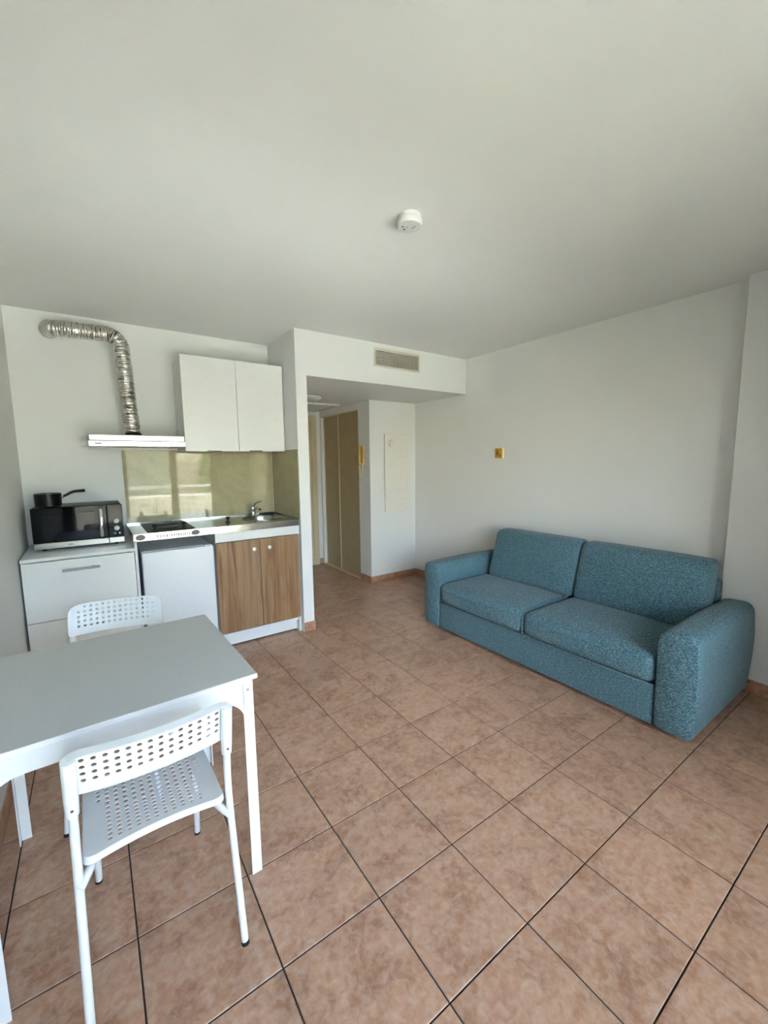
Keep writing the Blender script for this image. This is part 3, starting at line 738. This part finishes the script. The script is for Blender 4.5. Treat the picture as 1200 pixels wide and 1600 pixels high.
# microwave and pot
MW = thing('microwave', 'black microwave oven with silver strip and vertical handle', 'microwave', (-.085, 3.6, .889))
MX0, MX1, MY, MZ0, MZ1 = -.334, .163, 3.432, .903, 1.172
mesh_obj('body', B(((MX0+.004, MY+.02, MZ0), (MX1-.004, 3.785, MZ1)), bev=.006, seg=2), 'blackmatte', MW, 40)
md = mesh_obj('door', B(((MX0, MY, MZ0+.042), (.070, MY+.022, MZ1-.002)), bev=.003), 'black', MW)
mesh_obj('door_window', B(((MX0+.05, MY-.0015, MZ0+.068), (.0, MY+.001, MZ1-.042)), bev=.0006), 'darkglass', md)
hb = bmesh.new(); tube(hb, [(.036, MY-.004, MZ1-.028), (.038, MY-.022, MZ1-.05), (.037, MY-.024, MZ1-.13), (.034, MY-.022, MZ0+.075), (.034, MY-.004, MZ0+.055)], .0125, 14, flat=.6); mesh_obj('handle', hb, 'chrome', md, 50)
mesh_obj('control_panel', B(((.073, MY, MZ0+.042), (MX1, MY+.022, MZ1-.002)), bev=.003), 'black', MW)
mesh_obj('bottom_strip', B(((MX0, MY-.003, MZ0), (.071, MY+.022, MZ0+.040)), ((.0735, MY-.003, MZ0), (MX1, MY+.022, MZ0+.040)), bev=.003), 'steel', MW)
mesh_obj('badge', B(((-.155, MY-.0042, MZ0+.018), (-.130, MY-.0025, MZ0+.022))), 'dot', MW)
mesh_obj('display', B(((.087, MY-.001, MZ1-.048), (.150, MY+.001, MZ1-.022)), bev=.0004), 'darkglass', MW)
for z in (MZ0+.152, MZ0+.102):
    hb = bmesh.new(); cyl(hb, (.122, MY+.001, z), (.122, MY-.016, z), .0165, .0145, 24); mesh_obj('dial', hb, 'plastic', MW, 40)
for x in (.109, .137):
    hb = bmesh.new(); cyl(hb, (x, MY+.001, MZ0+.066), (x, MY-.004, MZ0+.066), .0055, n=14); mesh_obj('push_button', hb, 'plastic', MW, 40)
for x in (MX0+.05, MX1-.05):
    for y in (3.48, 3.74):
        hb = bmesh.new(); cyl(hb, (x, y, .8885), (x, y, .905), .013, n=14); mesh_obj('foot', hb, 'foot', MW)
PT = thing('saucepan', 'black saucepan with curved handle on top of the microwave', 'saucepan', (-.245, 3.56, 1.172))
pc = (-.245, 3.56, 1.1725)
mesh_obj('pan', lathe(bmesh.new(), pc, [(0, 0), (.066, 0), (.072, .004), (.0735, .084), (.0755, .086), (.0725, .087), (.070, .082), (.068, .008), (0, .006)], 40), 'pot', PT, 40)
mesh_obj('pan_rim', tube(bmesh.new(), [(pc[0]+.0745*math.cos(2*PI*k/40), pc[1]+.0745*math.sin(2*PI*k/40), pc[2]+.086) for k in range(41)], .0014, 6, False), 'chrome', PT, True)
hb = bmesh.new(); tube(hb, resample(arcpath([(-.176, 3.555, pc[2]+.060), (-.150, 3.553, pc[2]+.068), (-.11, 3.55, pc[2]+.094), (-.040, 3.545, pc[2]+.098)], .04), .006), lambda u: .0095+.0055*u, 12, flat=.75)
mesh_obj('handle', hb, 'blackmatte', PT, True)
hb = bmesh.new(); tube(hb, [(-.180, 3.556, pc[2]+.058), (-.160, 3.5535, pc[2]+.066)], .010, 12); mesh_obj('handle_bracket', hb, 'chrome', PT, True)

# ---------------------------------------------------------------- small fittings
SM = thing('smoke_detector', 'round white smoke detector on the ceiling', 'smoke detector', (1.222, 1.52, H))
def down(prof): return [(r_, -z) for r_, z in prof]
mesh_obj('base_plate', lathe(bmesh.new(), (1.222, 1.52, H), down([(0, -.0005), (.050, -.0005), (.051, .014), (.047, .017), (0, .017)]), 40), 'white', SM, 40)
sb = mesh_obj('housing', lathe(bmesh.new(), (1.222, 1.52, H), down([(0, .016), (.054, .017), (.056, .022), (.055, .034), (.050, .042), (.040, .044), (0, .044)]), 40), 'white', SM, 40)
for dx, dy, r_ in ((-.028, .012, .004), (-.010, .026, .0045)):
    hb = bmesh.new(); cyl(hb, (1.222+dx, 1.52+dy, H-.0435), (1.222+dx, 1.52+dy, H-.0455), r_, n=12); mesh_obj('indicator', hb, 'dot', sb)
mesh_obj('printed_mark', B(((1.236, 1.500, H-.0446), (1.239, 1.524, H-.0438))), 'grey', sb)
mesh_obj('printed_mark', B(((1.210, 1.522, H-.0446), (1.213, 1.536, H-.0438))), 'grey', sb)

VT = thing('air_vent', 'white-framed louvred air vent in the header above the corridor', 'vent', (2.417, YF, 2.30))
vx0, vx1, vz0, vz1 = 2.151, 2.684, 2.294, 2.459
fb = bmesh.new()
for lo, hi in (((vx0, YF-.008, vz0), (vx1, YF+.001, vz0+.019)), ((vx0, YF-.008, vz1-.019), (vx1, YF+.001, vz1)), ((vx0, YF-.008, vz0+.019), (vx0+.019, YF+.001, vz1-.019)), ((vx1-.019, YF-.008, vz0+.019), (vx1, YF+.001, vz1-.019))): box(fb, lo, hi, .0015)
M['ventframe'] = plain('vent_frame', (206, 200, 184), .5)
mesh_obj('frame', fb, 'ventframe', VT)
M['duct'] = plain('galvanised_duct', (150, 152, 152), .45, 0.8)
mesh_obj('duct_lining', B(((VA, YF+.002, VC), (VA+.001, YF+.299, VD)), ((VB-.001, YF+.002, VC), (VB, YF+.299, VD)), ((VA, YF+.002, VC), (VB, YF+.299, VC+.001)), ((VA, YF+.002, VD-.001), (VB, YF+.299, VD)), ((VA, YF+.298, VC), (VB, YF+.2995, VD))), 'duct', VT)
for k in range(10):
    z = vz0+.025+k*.0127
    sb_ = bmesh.new(); prism(sb_, [(YF-.0075, z-.001), (YF-.0065, z-.001), (YF-.002, z+.008), (YF-.003, z+.008)], 'x', vx0+.018, vx1-.018); mesh_obj('louvre', sb_, 'ventframe', VT)
for k in range(11):
    x = vx0+.03+k*.043; mesh_obj('vertical_fin', B(((x, YF-.0035, vz0+.019), (x+.0015, YF-.0018, vz1-.019))), 'ventframe', VT)

M['coverwhite'] = plain('cream_white_enamel', (221, 218, 208), .5)
AP = thing('fuse_box_cover', 'tall white fuse box cover panel on the closet block wall', 'panel', (3.015, YC, .84))
px0, px1, pz0, pz1 = 2.845, 3.188, .840, 1.770
mesh_obj('back_plate', B(((px0+.006, YC-.008, pz0+.006), (px1-.006, YC+.001, pz1-.006))), 'coverwhite', AP)
mesh_obj('cover_panel', B(((px0, YC-.026, pz0), (px1, YC-.007, pz1)), bev=.005, seg=2), 'coverwhite', AP)
kb = bmesh.new(); lathe(kb, (0, 0, 0), [(0, .034), (.030, .034), (.040, .028), (.044, .008), (.044, 0), (0, 0)], 32)
bmesh.ops.transform(kb, matrix=Matrix.Translation((2.934, YC-.026, 1.658)) @ Matrix.Rotation(PI/2, 4, 'X'), verts=kb.verts); mesh_obj('round_cap', kb, 'coverwhite', AP, 40)

IC = thing('intercom', 'yellowed beige intercom handset with coiled cord beside the closet', 'intercom', (XC, 4.2, 1.4))
mesh_obj('wall_base', puff(bmesh.new(), (XC-.022, 4.160, 1.410), (XC+.001, 4.228, 1.630), .008, nm=4), 'beige', IC, 40)
hb = bmesh.new()
tube(hb, resample(arcpath([(XC-.026, 4.194, 1.622), (XC-.046, 4.194, 1.610), (XC-.048, 4.194, 1.43), (XC-.026, 4.194, 1.415)], .03), .008), lambda u: .015+.005*abs(2*u-1)**2, 16)
mesh_obj('handset', hb, 'beige', IC, 50)
cp = resample(arcpath([(XC-.045, 4.200, 1.415), (XC-.03, 4.212, 1.30), (XC-.026, 4.195, 1.268), (XC-.024, 4.178, 1.30), (XC-.012, 4.180, 1.41)], .03), .0022)
hb = bmesh.new(); tube(hb, [p+Vector((math.cos(i*1.1)*.004, math.sin(i*1.1)*.004, 0)) for i, p in enumerate(cp)], .0028, 6); mesh_obj('coiled_cord', hb, 'cream', IC, True)

JB = thing('junction_box', 'small yellow electrical box with its window-lit sides painted pale on the sofa wall', 'electrical box', (XR, 2.715, 1.46))
mesh_obj('rim', B(((XR-.022, 2.672, 1.462), (XR+.001, 2.768, 1.566)), bev=.003), 'cream', JB)  # cream instead of yellow: window light on the box sides put into the colour
mesh_obj('face', B(((XR-.027, 2.680, 1.468), (XR-.020, 2.766, 1.562)), bev=.002), 'yellow', JB)
for (y, z, sy, sz) in ((2.70, 1.492, .008, .008), (2.735, 1.515, .014, .020), (2.745, 1.548, .010, .006)):
    mesh_obj('socket_detail', B(((XR-.0285, y-sy, z-sz), (XR-.0265, y+sy, z+sz)), bev=.001), plain('ochre_detail', (120, 84, 20), .6), JB)

HT = thing('ceiling_hatch', 'pale access hatch panel on the lowered corridor ceiling', 'hatch', (2.06, 4.9, ZB))
mesh_obj('hatch_frame', B(((1.55, 4.56, ZB-.022), (2.56, 4.60, ZB+.001)), ((1.55, 5.2, ZB-.022), (2.56, 5.24, ZB+.001)), ((1.55, 4.60, ZB-.022), (1.59, 5.2, ZB+.001)), ((2.52, 4.60, ZB-.022), (2.56, 5.2, ZB+.001)), bev=.003), 'white', HT)
mesh_obj('hatch_panel', B(((1.592, 4.602, ZB-.016), (2.518, 5.198, ZB+.001)), bev=.002), 'cabwhite', HT)
CL = thing('ceiling_lamp', 'round flat white ceiling lamp in the entrance corridor', 'lamp', (1.98, 4.24, ZB))
mesh_obj('lamp_base', lathe(bmesh.new(), (1.98, 4.24, ZB), down([(0, -.001), (.15, -.001), (.152, .012), (.14, .014), (0, .014)]), 40), 'white', CL, 40)
mesh_obj('diffuser', lathe(bmesh.new(), (1.98, 4.24, ZB), down([(0, .040), (.08, .038), (.125, .028), (.138, .013), (0, .013)]), 40), 'plastic', CL, 40)
